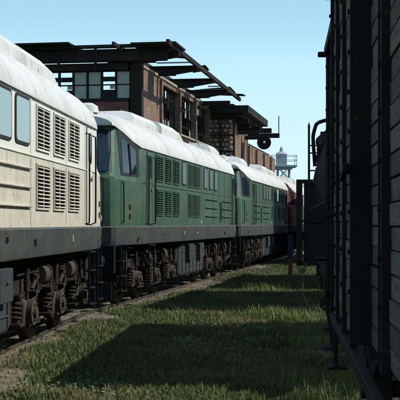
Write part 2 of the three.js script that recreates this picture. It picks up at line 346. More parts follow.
function bogie(parent, cx, sd, kx) {
  const b = holder(parent, 'bogie'); b.position.set(cx, RY, 0); b.scale.set(kx, 1.15, 1);
  const zo = sd * 1.08, fr = [];
  // frame beam with drop horns around the axles
  for (const s of [-1, 1]) {
    const z = s * 1.06;
    fr.push(rbox(5.0, .24, .16, 0, .86, z), rbox(.22, .5, .2, -2.5, .66, z), rbox(.22, .5, .2, 2.5, .66, z));
    for (const ax of [-1.85, 0, 1.85]) fr.push(rbox(.10, .46, .17, ax - .26, .58, z), rbox(.10, .46, .17, ax + .26, .58, z));
  }
  fr.push(rbox(.25, .22, 2.1, -.95, .86, 0), rbox(.25, .22, 2.1, .95, .86, 0), rbox(.2, .2, 2.1, -2.5, .8, 0), rbox(.2, .2, 2.1, 2.5, .8, 0));
  part(b, 'bogie_frame', fr, M.bogie);
  const wg = merge([cyl(.525, .525, .115, 0, 0, 0, 'z', 32), cyl(.545, .56, .03, 0, 0, -.07, 'z', 32), cyl(.2, .2, .2, 0, 0, .0, 'z', 20)]);
  for (const ax of [-1.85, 0, 1.85]) for (const s of [-1, 1]) { const m = part(b, 'wheel', wg, M.wheel); m.position.set(ax, .527, s * .755); m.scale.x = 1.15 / kx; if (s < 0) m.rotation.y = Math.PI; }
  for (const ax of [-1.85, 0, 1.85]) {
    part(b, 'axle_box', [rbox(.40, .34, .24, ax, .53, zo + sd * .06, .05), cyl(.15, .17, .10, ax, .53, zo + sd * .22, 'z', 20), cyl(.07, .07, .05, ax, .53, zo + sd * .29, 'z', 12), ...[0, 1, 2, 3, 4, 5].map(k => cyl(.018, .018, .03, ax + .115 * Math.cos(k * 1.047), .53 + .115 * Math.sin(k * 1.047), zo + sd * .275, 'z', 6))], M.dusty);
    for (const e of [-1, 1]) {
      part(b, 'coil_spring', springGeo(.085, .30, ax + e * .46, .44, zo + sd * .10), M.bogie);
      part(b, 'spring_seat', [rbox(.26, .05, .24, ax + e * .46, .40, zo + sd * .10), rbox(.34, .07, .10, ax + e * .34, .42, zo + sd * .06)], M.bogie); part(b, 'spring_cap', rbox(.22, .05, .22, ax + e * .46, .765, zo + sd * .10), M.bogie);
    }
    part(b, 'brake_shoe', [rbox(.09, .42, .1, ax + .62, .55, sd * .80, .03), bar([ax + .66, .72, sd * .82], [ax + .60, 1.02, sd * .82], .05), tube([[ax + .62, .3, sd * .9], [ax + .75, .22, sd * .95], [ax - .5, .2, sd * .95]], .022, 10, 6)], M.bogie);
    part(b, 'damper', [cyl(.045, .045, .3, ax + .02, .95, zo + sd * .16, 'y', 10), cyl(.028, .028, .25, ax + .02, .76, zo + sd * .16, 'y', 8)], M.bogie);
  }
  for (const ax of [-.93, .93]) {
    part(b, 'brake_cylinder', [cyl(.13, .13, .36, ax, .98, zo + sd * .14, 'x', 16), cyl(.15, .15, .05, ax - .16, .98, zo + sd * .14, 'x', 16), bar([ax + .2, .98, zo + sd * .14], [ax + .4, .8, zo + sd * .1], .04)], M.dusty);
    part(b, 'brake_hose', tube([[ax - .2, 1.0, zo + sd * .2], [ax - .35, .85, zo + sd * .27], [ax - .28, .6, zo + sd * .26], [ax - .1, .52, zo + sd * .2]], .014, 14, 6), M.rubber);
    part(b, 'conduit', tube([[ax + .5, 1.12, zo + sd * .1], [ax + .42, .9, zo + sd * .2], [ax + .6, .72, zo + sd * .22], [ax + .9, .68, zo + sd * .2]], .011, 14, 5), M.dusty);
    part(b, 'side_bearer', [rbox(.34, .16, .3, ax, 1.13, sd * 1.05, .03), springGeo(.1, .2, ax + .3, .96, zo + sd * .06)], M.bogie);
  }
  part(b, 'brake_rod', tube([[-2.4, .36, zo + sd * .02], [-1, .3, zo + sd * .02], [1, .3, zo + sd * .02], [2.4, .36, zo + sd * .02]], .024, 16, 6), M.bogie); part(b, 'air_pipe', tube([[-2.3, 1.02, zo + sd * .12], [0, 1.05, zo + sd * .12], [2.3, 1.02, zo + sd * .12]], .018, 12, 6), M.bogie);
  for (const e of [-1, 1]) part(b, 'sand_box', [rbox(.30, .42, .26, e * 2.72, .92, zo + sd * .02, .03), tube([[e * 2.72, .7, zo], [e * 2.66, .45, zo - sd * .1], [e * 2.45, .14, sd * .8]], .02, 10, 6)], M.bogie);
  return b;
}
const HUMPS = [[2.5, 6.3, 4.58, 1.1, .3], [6.5, 10.6, 4.62, .25, 1.9], [14.8, 17.6, 4.56, .5, .9]], HUMPS_CREAM = [[2.7, 10.5, 4.60, 1.5, .6], [14.8, 17.6, 4.56, .5, .9]];
function locomotive(label, body, lower, layout, sd, humps = HUMPS, bp = 5.4, kx = 1.15, tl = 2.05) {
  const t = thing('diesel_locomotive', label, 'locomotive', 'locomotives coupled in a row');
  part(t, 'lower_body', shell(1.63, 2.66, 2, false), lower);
  part(t, 'upper_body', shell(2.66, 3.95, 3, true), body);
  const roof = part(t, 'roof', roofShell(), M.roof);
  for (const [a, b, h, p, q] of humps) part(roof, 'roof_hatch', hump(a, b, h, .98, p, q), M.roof);
  for (const s of [10.9, 12.2, 13.6]) part(roof, 'roof_seam', grid(18, 1, (u, v) => { const l = lerp(-1.45, 1.45, u); return [s - HL + v * .05, roofY(s, l) + .018, l]; }, true), M.roof);
  for (const s of [11.4, 12.9]) part(roof, 'roof_fan', [cyl(.55, .6, .12, s - HL, 4.46, 0, 'y', 28), cyl(.42, .42, .03, s - HL, 4.54, 0, 'y', 24)], M.steel);
  for (const e of [0, 1]) part(roof, 'roof_vent', [cyl(.12, .24, .07, (e ? LEN - 1.0 : 1.0) - HL, 4.475, sd * .35, 'y', 22), cyl(.24, .27, .16, (e ? LEN - 1.0 : 1.0) - HL, 4.36, sd * .35, 'y', 22)], M.roof);
  // frame sill, buffer beams
  const sl = toCreasedNormals(grid(outline(1.63).length, 5, (u, v) => { const o = outline(1.63), n = o.length, p = o[Math.round(u * n) % n]; const k = [[1.18, -.04], [1.20, .0], [1.30, .022], [1.56, .022], [1.60, .03], [1.632, .0]][Math.round(v * 5)]; const c = p[0] < 1 ? -1 : p[0] > LEN - 1 ? 1 : 0; return [p[0] - HL + c * k[1], k[0], p[1] + Math.sign(p[1]) * k[1], p[0] + p[1], k[0]]; }, true), .5);
  part(t, 'frame_sill', [sl, box(LEN - .3, .05, 2.5, 0, 1.2, 0)], M.sill);
  const rim = outline(1.63);
  for (const e of [-1, 1]) {
    const x = e * (HL - .06);
    part(t, 'buffer_beam', rbox(.12, .66, 2.5, x, .88, 0, .03), M.black);
    for (const s of [-1, 1]) {
      part(t, 'buffer', [cyl(.13, .16, .34, x + e * .2, .85, s * .875, 'x', 20), cyl(.075, .075, .3, x + e * .45, .85, s * .875, 'x', 14), cyl(.23, .24, .05, x + e * .62, .85, s * .875, 'x', 26)], M.black);
      part(t, 'step_ladder', [bar([x - e * .3, 1.2, s * 1.3], [x - e * .3, .1, s * 1.3], .04), bar([x - e * .75, 1.2, s * 1.3], [x - e * .75, .1, s * 1.3], .04), rbox(.5, .03, .2, x - e * .52, .14, s * 1.27), rbox(.5, .03, .2, x - e * .52, .48, s * 1.27), rbox(.5, .03, .2, x - e * .52, .82, s * 1.27)], M.black);
      part(t, 'headlight', [cyl(.11, .11, .08, e * (HL + .02), 1.80, s * .85, 'x', 20)], M.plate);
      part(t, 'brake_hose', tube([[x + e * .08, .95, s * .4], [x + e * .25, .85, s * .42], [x + e * .32, .4, s * .44], [x + e * .2, .2, s * .45]], .025, 12, 7), M.rubber);
    }
    part(t, 'coupling_hook', [rbox(.35, .09, .07, x + e * .2, .85, 0), rbox(.08, .2, .07, x + e * .38, .9, 0), tube([[x + e * .3, .82, .06], [x + e * .45, .5, .06], [x + e * .45, .5, -.06], [x + e * .3, .82, -.06]], .022, 14, 6)], M.black);
    part(t, 'rail_guard', rbox(.05, .42, 2.3, x - e * .1, .14, 0, .01), M.black);
    for (const s of [-1, 1]) part(t, 'guard_bracket', bar([x - e * .14, .9, s * .7], [x - e * .14, .1, s * .7], .08), M.black);
    // windscreens
    for (const s of [-1, 1]) {
      const pane = (l0, l1, y0, y1, off) => grid(6, 4, (u, v) => { const Y = lerp(y0, y1, v), [, w] = fw(Y), l = lerp(l0, Math.min(l1, w * .93), u); return [e * (HL - frontS(l, Y) + off), Y, s * l]; }, s * e > 0);
      part(t, 'windscreen_seal', pane(.03, 1.16, 2.84, 3.88, .008), M.rubber);
      part(t, 'windscreen', pane(.08, 1.08, 2.88, 3.84, .016), M.glass);
      part(t, 'wiper', bar([e * (HL - frontS(.5, 2.86) + .03), 2.86, s * .75], [e * (HL - frontS(.5, 3.3) + .04), 3.35, s * .45], .018), M.rubber);
    }
    // raised moulding along the nose below the windscreen
    part(t, 'nose_moulding', grid(20, 1, (u, v) => { const l = lerp(-1.2, 1.2, u); return [e * (HL - frontS(Math.abs(l), 2.72) + .03), 2.74 - v * .05, l]; }, e < 0), body);
    const sidePane = (s0, s1, off, y0, y1, cut, m, name) => part(t, name, grid(6, 4, (u, v) => { const s = lerp(s0 + v * cut, s1, u), Y = lerp(y0, gut(s) - y1, v); return [e * (HL - s), Y, sd * (sideHW(s, Y) + off)]; }, e * sd > 0), m);
    sidePane(.56, 1.68, .008, 2.80, .05, .12, M.rubber, 'cab_window_seal'); sidePane(.68, 1.50, .016, 2.86, .20, .12, M.glass, 'cab_window');
    part(t, 'cab_window_bar', bar([e * (HL - 1.12), 2.83, sd * (sideHW(1.12, 2.85) + .02)], [e * (HL - 1.14), 3.56, sd * (sideHW(1.14, 3.5) + .02)], .035), M.black);
    for (const y of [1.86, 2.08]) part(t, 'foothold', rbox(.16, .12, .03, e * (HL - 1.02), y, sd * (sideHW(1.02, y) + .004), .02), M.rubber);
    for (const hh of [.42]) part(t, 'handrail', tube([[e * (HL - hh), 1.7, sd * (sideHW(hh, 1.7) + .02)], [e * (HL - hh), 1.75, sd * (sideHW(hh, 1.75) + .07)], [e * (HL - hh), 2.6, sd * (sideHW(hh, 2.6) + .07)], [e * (HL - hh), 2.65, sd * (sideHW(hh, 2.65) + .02)]], .016, 16, 6), M.black);
  }
  const joints = jointsOf(layout);
  // waist bead along the visible side and the other one
  for (const s of [-1, 1]) part(t, 'waist_bead', rbox(LEN - 2 * TAPER, .022, .02, 0, 2.665, s * (HW + .006), .006), body);
  const Z = sd * HW, yaw = sd > 0 ? 0 : Math.PI;
  const put = (name, geo, m, s, y, off, parent = t) => { const q = part(parent, name, geo, m); q.position.set(s - HL, y, Z + sd * off); q.rotation.y = yaw; return q; };
  for (const it of layout) {
    const [kind, s, w] = it;
    if (kind === 'grille') for (const [y, up] of [[3.10, 1], [2.23, 0]]) {
      const bk = put('grille_shade_sheet', box(w - .04, .62, .006, 0, 0, 0), M.filter, s, y, .004);
      put('grille', grilleGeo(w - .06, .62, 11, 2), up ? body : lower, s, y, .016);
    }
    if (kind === 'louvre') for (const [y, up] of [[3.10, 1], [2.23, 0]]) {
      put('louvre_shade_sheet', box(w - .04, .62, .006), M.filter, s, y, .004); put('louvre', grilleGeo(w - .06, .62, 16, 1), up ? body : lower, s, y, .016);
    }
    if (kind === 'vent') { put('vent_shade_sheet', box(w, .6, .006), M.filter, s, 2.1, .004); put('vent', grilleGeo(w, .6, 9, 1), lower, s, 2.1, .016); }
    if (kind === 'window') {
      put('window_seal', extr(roundRect(w + .09, .68, .11), .016), M.rubber, s, 3.12, .001);
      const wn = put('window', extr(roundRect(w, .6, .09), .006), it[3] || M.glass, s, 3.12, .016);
    }
    if (kind === 'door') {
      put('door_gap', box(w + .05, 1.80, .008), M.rubber, s, 2.56, .002);
      const door = holder(t, 'door'); door.position.set(s - HL, 0, Z); door.rotation.y = yaw;
      part(door, 'door_leaf', [rbox(w, .98, .02, 0, 2.17, .012), rbox(w, .78, .02, 0, 3.06, .0125)], body);
      part(door, 'door_window_seal', extr(roundRect(w * .68, .56, .07), .006).translate(0, 3.08, .023), M.rubber); part(door, 'door_window', extr(roundRect(w * .54, .47, .05), .006).translate(0, 3.08, .028), M.glass);
      part(door, 'door_handle', [bar([w * .3, 2.52, .045], [w * .1, 2.52, .045], .025), box(.05, .1, .03, w * .3, 2.52, .03)], M.brass);
      for (const e of [-1, 1]) put('handrail', tube([[e * (w / 2 + .1), 1.68, .0], [e * (w / 2 + .1), 1.72, .07], [e * (w / 2 + .1), 3.3, .07], [e * (w / 2 + .1), 3.34, 0]], .017, 18, 6), it[3] || M.black, s, 0, 0);
      put('door_step', [rbox(w, .03, .16, 0, 1.16, .02), bar([-w / 2, 1.2, .05], [-w / 2, .2, .05], .035), bar([w / 2, 1.2, .05], [w / 2, .2, .05], .035), rbox(w, .03, .16, 0, .82, .02), rbox(w, .03, .16, 0, .5, .02), rbox(w, .03, .16, 0, .2, .02)], M.black, s, 0, 0);
    }
    if (kind === 'ribs') for (const y of [2.47, 2.20, 1.93]) put('side_bead', rbox(w, .03, .05, 0, 0, 0, .01), lower, s, y, .02);
    if (kind === 'panel') put('panel_seam', [box(.008, .98, .004), box(w, .008, .004, w / 2, .49, 0), box(.008, .98, .004, w, 0, 0)], M.rubber, s, 2.17, .001);
    if (kind === 'plate') put('number_plate', rbox(w, .1, .012), M.plate, s, it[3] || 1.76, .008);
  }
  for (const s of joints) { put('panel_joint', rbox(.028, .94, .014, 0, 0, 0, .005), lower, s, 2.15, .004); put('panel_joint', rbox(.028, .80, .014, 0, 0, 0, .005), body, s, 3.09, .004); }
  for (const [a, b, h] of humps) for (let s = a + 1.2; s < b - 1; s += .9) for (const l of [-.5, .5]) part(roof, 'lifting_lug', rbox(.09, .07, .04, s - HL, h + .02, l, .01), M.sill);
  part(roof, 'exhaust_stack', [rbox(.75, .22, .4, 13.9 - HL, 4.50, 0, .04), rbox(.6, .06, .28, 13.9 - HL, 4.62, 0, .02)], M.steel);
  for (const l of [-.12, .12]) part(roof, 'air_horn', [cyl(.02, .07, .34, .52 - HL, 4.40, l - sd * .3, 'x', 12), cyl(.03, .03, .12, .7 - HL, 4.36, l - sd * .3, 'y', 8)], M.brass);
  for (let s = 1.5; s < 18.2; s += rr(1.2, 3.2)) put('sill_fitting', rbox(rr(.06, .2), rr(.04, .12), .025, 0, 0, 0), rnd() < .3 ? M.plate : rnd() < .5 ? M.sill : M.black, s, rr(1.34, 1.5), .032);
  bogie(t, -bp, sd, kx); bogie(t, bp, sd, kx);
  // fuel tank and boxes between the bogies
  const ft = part(t, 'fuel_tank', [rbox(2 * tl, 1.0, 2.6, 0, .65, 0, .12)], M.tank);
  for (let x = -tl + .25; x <= tl - .2; x += .6) part(ft, 'tank_rib', rbox(.035, .8, .03, x, .65, sd * 1.31), M.tank); for (const y of [.42, .65, .88]) part(ft, 'tank_rib', rbox(2 * tl - .3, .025, .024, 0, y, sd * 1.31), M.tank);
  for (const x of [-tl * .45, tl * .45]) part(t, 'battery_box', [rbox(.7, .46, .12, x, .86, sd * 1.38, .02), rbox(.12, .04, .03, x, .9, sd * 1.45)], M.tank);
  part(t, 'air_pipe', tube([[-8.6, 1.12, sd * 1.3], [-5, 1.10, sd * 1.28], [0, 1.14, sd * 1.3], [5, 1.10, sd * 1.28], [8.6, 1.12, sd * 1.3]], .022, 30, 6), M.bogie);
  return t;
}
const jointsOf = (lay) => { const o = []; for (let s = 3.3; s < 16.6; s += .3) if (lay.every(a => Math.abs(a[1] - s) > a[2] / 2 + .12 || a[0] === 'ribs' || a[0] === 'plate') && (!o.length || s - o[o.length - 1] > 1.0)) o.push(s); return o; };
const layGreen = [['door', 2.65, .58], ['grille', 3.85, .82], ['grille', 4.98, .82], ['grille', 6.10, .82], ['window', 7.25, .5, M.paintedSkyPane], ['louvre', 8.45, .85], ['louvre', 9.45, .85], ['window', 11.0, .58, M.paintedSkyPane], ['window', 12.05, .52, M.paintedSkyPane], ['window', 13.05, .52, M.paintedSkyPane], ['vent', 14.2, .28], ['ribs', 15.6, 2.2], ['ribs', 12.2, 2.4], ['door', 17.0, .5], ['plate', 10.2, .2, 1.74], ['plate', 1.2, .0]].filter(a => a[2] > 0);
const layCream = [['door', 2.85, .5], ['grille', 4.42, .98], ['grille', 5.72, .92], ['grille', 6.98, .96], ['window', 8.35, .80, M.paintedSkyPane], ['window', 9.42, .74, M.paintedSkyPane], ['ribs', 9.3, 2.9], ['window', 10.5, .74], ['louvre', 11.9, .9], ['louvre', 13, .9], ['window', 14.4, .6], ['window', 15.4, .6], ['ribs', 15, 1.8], ['door', 17, .5]];
const L1 = locomotive('cream diesel locomotive with white roof, nearest in the row', M.ivory, M.cream, layCream, -1, HUMPS_CREAM, 4.95, 1.2, 1.45);
place(L1, H1, -3.62, 24.35 - LEN / Math.hypot(1, H1), HW, HL, 1, true);
const L2 = locomotive('green diesel locomotive with white roof, coupled behind the cream one', M.green, M.green, layGreen, 1);
place(L2, H2, -6.18, 26.0, HW, HL, 1, false);
const step2 = (LEN + 1.42) / Math.hypot(1, H2);
const L3 = locomotive('green diesel locomotive with white roof, farther one next to the red vehicle', M.green, M.green, layGreen, -1);
place(L3, H2, -6.18, 26.0 + step2, HW, HL, 1, true);
const L4 = locomotive('red locomotive with pale roof at the far end of the row', M.red, M.red, layGreen, 1);
place(L4, H2, -6.18, 26.0 + 2 * step2, HW, HL, 1, false);

// ------------------------------------------------------------------ goods wagons on the right-hand track
function axle(parent, x, w = .72) {
  const b = holder(parent, 'wheelset'); b.position.set(x, 0, 0);
  for (const s of [-1, 1]) {
    part(b, 'wheel', [cyl(.46, .46, .12, 0, .47, s * .755, 'z', 30), cyl(.485, .485, .03, 0, .47, s * .69, 'z', 30), cyl(.16, .16, .2, 0, .47, s * .78, 'z', 16)], M.wheel);
    part(b, 'axle_guard', [bar([-.32, 1.05, s * 1.02], [-.17, .35, s * 1.02], .09, .03), bar([.32, 1.05, s * 1.02], [.17, .35, s * 1.02], .09, .03), box(.5, .05, .03, 0, .3, s * 1.02)], M.bogie);
    part(b, 'axle_box', [rbox(.26, .28, .2, 0, .48, s * 1.08, .03), cyl(.1, .1, .06, 0, .48, s * 1.2, 'z', 14)], M.bogie);
    const lv = []; for (let k = 0; k < 6; k++) lv.push(grid(12, 1, (u, v) => { const q = lerp(-1, 1, u) * (w - k * .1); return [q, .70 + .03 * k * 0 + .10 * q * q / (w * w) * 1 + .022 * k * -1 + .02, s * (1.04 + v * .1)]; })); 
    for (let k = 0; k < 6; k++) lv.push(grid(12, 1, (u, v) => { const q = lerp(-1, 1, u) * (w - k * .1); return [q, .72 + .10 * q * q / (w * w) - .022 * k - v * .017, s * 1.14]; }));
    part(b, 'leaf_spring', lv, M.bogie);
  }
  part(b, 'axle', cyl(.075, .075, 2.1, 0, .47, 0, 'z', 12), M.wheel);
}
function buffers(t, x, e) {
  part(t, 'buffer_beam', rbox(.1, .32, 2.5, x, 1.05, 0, .02), M.rib);
  for (const s of [-1, 1]) part(t, 'buffer', [cyl(.12, .15, .3, x + e * .18, 1.05, s * .875, 'x', 18), cyl(.06, .06, .25, x + e * .42, 1.05, s * .875, 'x', 12), cyl(.2, .21, .04, x + e * .56, 1.05, s * .875, 'x', 24)], M.rib);
  part(t, 'coupling_hook', [rbox(.3, .08, .06, x + e * .18, 1.05, 0), rbox(.07, .18, .06, x + e * .32, 1.1, 0)], M.rib);
  part(t, 'brake_hose', tube([[x + e * .08, .98, -.42], [x + e * .22, .9, -.44], [x + e * .3, .55, -.5], [x + e * .16, .36, -.52]], .024, 14, 7), M.rubber);
}
function boxcar(label, len, sd, posts, door, mats, fine) {
  const t = thing('boxcar', label, 'wagon', 'goods wagons on the other track'), h = len / 2, W = 1.40;
  const Y0 = 1.22, Y1 = 3.77;
  part(t, 'body_core', box(len - .06, Y1 - Y0 - .02, 2 * W - .07, 0, (Y0 + Y1) / 2, 0), M.sleeper);
  const pw = .115, gap = .007, xs = [-h + .02, ...[...posts].sort((a, b) => a - b), h - .02];
  // planks of the visible side, bay by bay
  const shared = {};
  const plank = (x0, x1, zc, parent, yA, yB) => {
    const n = Math.round((yB - yA) / pw), q = (yB - yA) / n, L = +(x1 - x0).toFixed(3), key = L + '_' + q.toFixed(4);
    const vs = shared[key] || (shared[key] = [0, 1, 2, 3].map(k => uvM(new RoundedBoxGeometry(L - .006, q - gap, .026, 1, .004), k * .37 + x0, k * .23)));
    for (let i = 0; i < n; i++) {
      const m = part(parent, 'plank', vs[Math.floor(rnd() * 4)], mats[Math.floor(rnd() * mats.length)]);
      m.position.set((x0 + x1) / 2, yA + q * (i + .5), zc + sd * (rr(-.005, .005))); m.rotation.z = rr(-.003, .003); m.rotation.x = rr(-.02, .02);
    }
  };
  const wall = holder(t, 'side_wall');
  for (let k = 0; k < xs.length - 1; k++) {
    const x0 = xs[k] + .04, x1 = xs[k + 1] - .04;
    if (fine) plank(x0, x1, sd * W, wall, Y0 + .02, Y1 - .04);
    else part(wall, 'board_panel', box(x1 - x0, Y1 - Y0 - .06, .03, (x0 + x1) / 2, (Y0 + Y1) / 2, sd * W), mats[k % mats.length]);
  }
  part(wall, 'far_wall', box(len - .06, Y1 - Y0, .03, 0, (Y0 + Y1) / 2, -sd * W), mats[0]);
  const postG = merge([rbox(.075, Y1 - Y0 + .02, .05, 0, (Y0 + Y1) / 2, 0, .006), rbox(.014, Y1 - Y0, .07, .03, (Y0 + Y1) / 2, 0, .003)]);
  const boltG = []; for (let y = Y0 + .09; y < Y1 - .05; y += .23) boltG.push(cyl(.013, .015, .016, 0, y, 0, 'z', 6));
  const boltM = merge(boltG);
  for (const x of xs) { const p = part(t, 'post', postG, M.rib); p.position.set(x, 0, sd * (W + .03)); const b = part(p, 'bolt_row', boltM, M.rib); b.position.z = sd * .032; b.position.x = -.012; b.userData.kind = 'stuff'; }
  // end walls
  for (const e of [-1, 1]) {
    const ew = holder(t, 'end_wall');
    const n = 20, q = (Y1 - Y0 + .25) / n; const eg = [0, 1].map(k => uvM(new RoundedBoxGeometry(.026, q - gap, 2 * W - .04, 1, .004), k * .4, k * .3));
    if (fine) for (let i = 0; i < n; i++) { const m = part(ew, 'plank', eg[i % 2], mats[(i * 3) % mats.length]); m.position.set(e * h, Y0 + q * (i + .5), 0); }
    else part(ew, 'board_panel', box(.03, Y1 - Y0 + .25, 2 * W - .04, e * h, (Y0 + Y1) / 2 + .12, 0), mats[0]);
    for (const z of [-.7, 0, .7]) part(ew, 'end_post', rbox(.07, Y1 - Y0 + .3, .07, e * (h + .045), (Y0 + Y1) / 2 + .13, z, .006), M.rib);
    buffers(t, e * (h - .02), e);
    axle(t, e * (h - 2.1));
  }
  // sliding door, standing proud of the wall
  if (door) {
    const [d0, d1, proud] = door, zc = sd * (W + proud - .03), dh = holder(t, 'sliding_door');
    part(dh, 'door_core', box(d1 - d0 - .02, Y1 - Y0 - .1, proud - .05, (d0 + d1) / 2, (Y0 + Y1) / 2, sd * (W + (proud - .05) / 2 + .012)), M.sleeper);
    const stiles = [d0 + .035, d0 + (d1 - d0) / 3, d0 + 2 * (d1 - d0) / 3, d1 - .035];
    for (let k = 0; k < 3; k++) plank(stiles[k] + .035, stiles[k + 1] - .035, zc, dh, Y0 + .02, Y1 - .06);
    for (const x of stiles) part(dh, 'door_post', [rbox(.07, Y1 - Y0 - .03, .045, x, (Y0 + Y1) / 2 - .01, zc + sd * .018, .005), ...boltG.map(g => g.clone().translate(x, 0, zc + sd * .045))], M.rib);
    for (const x of [d0 - .008, d1 + .008]) part(dh, 'door_edge', box(.012, Y1 - Y0 - .06, proud, x, (Y0 + Y1) / 2, sd * (W + proud / 2 + .01)), M.rib);
    part(dh, 'door_rail', [rbox(2 * (d1 - d0), .07, .06, d0 - .2, Y1 - .03, sd * (W + proud + .03), .008), rbox(2 * (d1 - d0), .06, .05, d0 - .2, Y0 - .03, sd * (W + proud + .0), .008)], M.rib);
    part(dh, 'door_latch', [rbox(.3, .06, .03, d0 + .15, 2.25, zc + sd * .06), bar([d0 - .1, 2.25, zc + sd * .07], [d0 + .3, 2.2, zc + sd * .07], .03)], M.rib);
  }
  const rf = part(t, 'roof', [grid(16, 1, (u, v) => { const a = lerp(-1, 1, u); return [lerp(-h - .1, h + .1, v), Y1 + .02 + .46 * Math.sqrt(1 - a * a * .98), a * (W + .07), a, v * len]; }, true), ...[-1, 1].map(e => grid(16, 1, (u, v) => { const a = lerp(-1, 1, u); return [e * (h + .1), lerp(Y1 - .03, Y1 + .02 + .46 * Math.sqrt(1 - a * a * .98), v), a * (W + .07)]; })), ...[-1, 1].map(s => box(len + .2, .09, .012, 0, Y1 + .01, s * (W + .075)))], M.steel);
  part(t, 'underframe', [rbox(len - .1, .22, .09, 0, 1.08, 1.1, .01), rbox(len - .1, .22, .09, 0, 1.08, -1.1, .01), box(len - .1, .05, 2.7, 0, 1.195, 0)], M.rib);
  part(t, 'brake_rigging', [cyl(.16, .16, .7, .5, .85, .2, 'x', 16), bar([-2, .75, sd * .5], [2, .7, sd * .5], .04), bar([-h + 1.4, .7, sd * .9], [-h + 1.4, 1.1, sd * .9], .05)], M.rib);
  const st = [-1, 1].map(e => [bar([e * (h - .25), 1.0, sd * 1.38], [e * (h - .25), .45, sd * 1.38], .03), bar([e * (h - .6), 1.0, sd * 1.38], [e * (h - .6), .45, sd * 1.38], .03), rbox(.38, .025, .2, e * (h - .42), .46, sd * 1.36)]);
  for (const s of st) part(t, 'step', s, M.rib);
  return t;
}
// near boxcar; local +x runs away from the viewer, visible side is local -z
const W1L = 11;
{
  const zs = 12.4, h = W1L / 2, q = Math.hypot(1, H1), at = (z) => h - (zs - z) * q;   // depth -> local x
  const t = boxcar('weathered grey plank boxcar with sliding door filling the edge nearest the viewer', W1L, -1, [at(11.0), at(5.50), at(4.1), at(2.75)], [at(6.62), at(9.4), .125], M.boards, true);
  place(t, H1, .5 + .0, zs - W1L / q, 1.413, h, -1, false); t.position.y = RY;
  // curved grab iron on the far corner
  part(t, 'grab_iron', tube([[h + .06, 2.55, -1.58], [h + .06, 2.87, -1.60], [h + .06, 3.01, -1.56], [h + .06, 3.05, -1.44], [h + .06, 3.05, -1.25]], .02, 24, 8), M.rib);
  part(t, 'corner_bracket', rbox(.05, .1, .16, h + .04, 3.05, -1.36), M.rib); part(t, 'corner_bracket', rbox(.1, .05, .1, h + .05, 3.75, -1.5), M.rib);
}
// tank wagon behind it
{
  const z0 = 13.7, len = 9.6, q = Math.hypot(1, H1), t = thing('tank_wagon', 'black cylindrical tank wagon with end ladder behind the plank boxcar', 'wagon', 'goods wagons on the other track'), h = len / 2;
  place(t, H1, .48, z0, 1.42, h, -1, false); t.position.y = RY;
  const R = 1.30, cy = 2.77, prof = [[0, -h + .35], [.5, -h + .37], [.95, -h + .44], [1.2, -h + .56], [R, -h + .8], [R, h - .8], [1.2, h - .56], [.95, h - .44], [.5, h - .37], [0, h - .35]].map(p => new THREE.Vector2(...p));
  const g = new THREE.LatheGeometry(prof, 44); g.rotateZ(-Math.PI / 2); g.translate(0, cy, 0);
  part(t, 'tank', uvM(g), M.tar);
  for (const x of [2.6]) part(t, 'tank_band', new THREE.TorusGeometry(R + .002, .012, 6, 44).rotateY(Math.PI / 2).translate(x, cy, 0), M.black);
  part(t, 'dome', [cyl(.35, .38, .3, 0, cy + R + .08, 0, 'y', 22)], M.black);
  for (const x of [-2.4, 2.4]) part(t, 'saddle', rbox(.3, .6, 2.2, x, 1.42, 0, .03), M.rib);
  part(t, 'underframe', [rbox(len - .1, .24, .1, 0, 1.08, 1.15, .01), rbox(len - .1, .24, .1, 0, 1.08, -1.15, .01), box(len - .1, .03, 2.5, 0, 1.19, 0)], M.rib);
  for (const e of [-1, 1]) { buffers(t, e * (h - .02), e); axle(t, e * (h - 1.9)); }
  const bm = M.rib;
  // end platform railing and ladder at the far end
  const xr = h - .05;
  for (const [z, top] of [[-1.40, 3.88], [-1.08, 3.45], [1.3, 2.9]]) part(t, 'ladder_stile', [bar([xr, 1.1, z], [xr, top, z], .045), ...(top > 3.8 ? [uvM(new THREE.ConeGeometry(.03, .1, 6)).translate(xr, top + .05, z)] : [])], bm);
  for (const y of [1.4, 1.72, 2.04, 2.36, 2.68, 3.0, 3.35, 3.5]) part(t, 'ladder_rung', bar([xr, y, -1.40], [xr, y, y > 3.2 ? -.9 : -1.08], .028), bm);
  for (const y of [2.2, 2.85]) part(t, 'platform_rail', bar([xr, y, -1.08], [xr, y, 1.3], .035), bm);
  part(t, 'walkway', rbox(.5, .04, 2.6, h - .2, 1.24, 0), bm);
  part(t, 'side_rail', tube([[-h + .5, 2.2, -1.38], [0, 2.2, -1.40], [h - .1, 2.2, -1.40]], .018, 20, 6), bm);
  part(t, 'tank_strap', [bar([h - 1.2, 2.72, -1.33], [h - 1.5, 2.99, -1.28], .05, .02)], M.brass);
  part(t, 'step', [bar([-h + .3, 1.0, -1.38], [-h + .3, .4, -1.3], .035), bar([-h + .7, 1.0, -1.38], [-h + .7, .4, -1.3], .035), ...[.42, .66, .9].map(y => rbox(.42, .03, .18, -h + .5, y, -1.34))], M.bogie);
  part(t, 'hanging_cable', tube([[h - .1, 1.15, -1.45], [h + .05, .85, -1.52], [h + .1, .55, -1.52], [h - .15, .28, -1.40], [h - .4, .2, -1.2]], .013, 22, 7), M.hose);
}
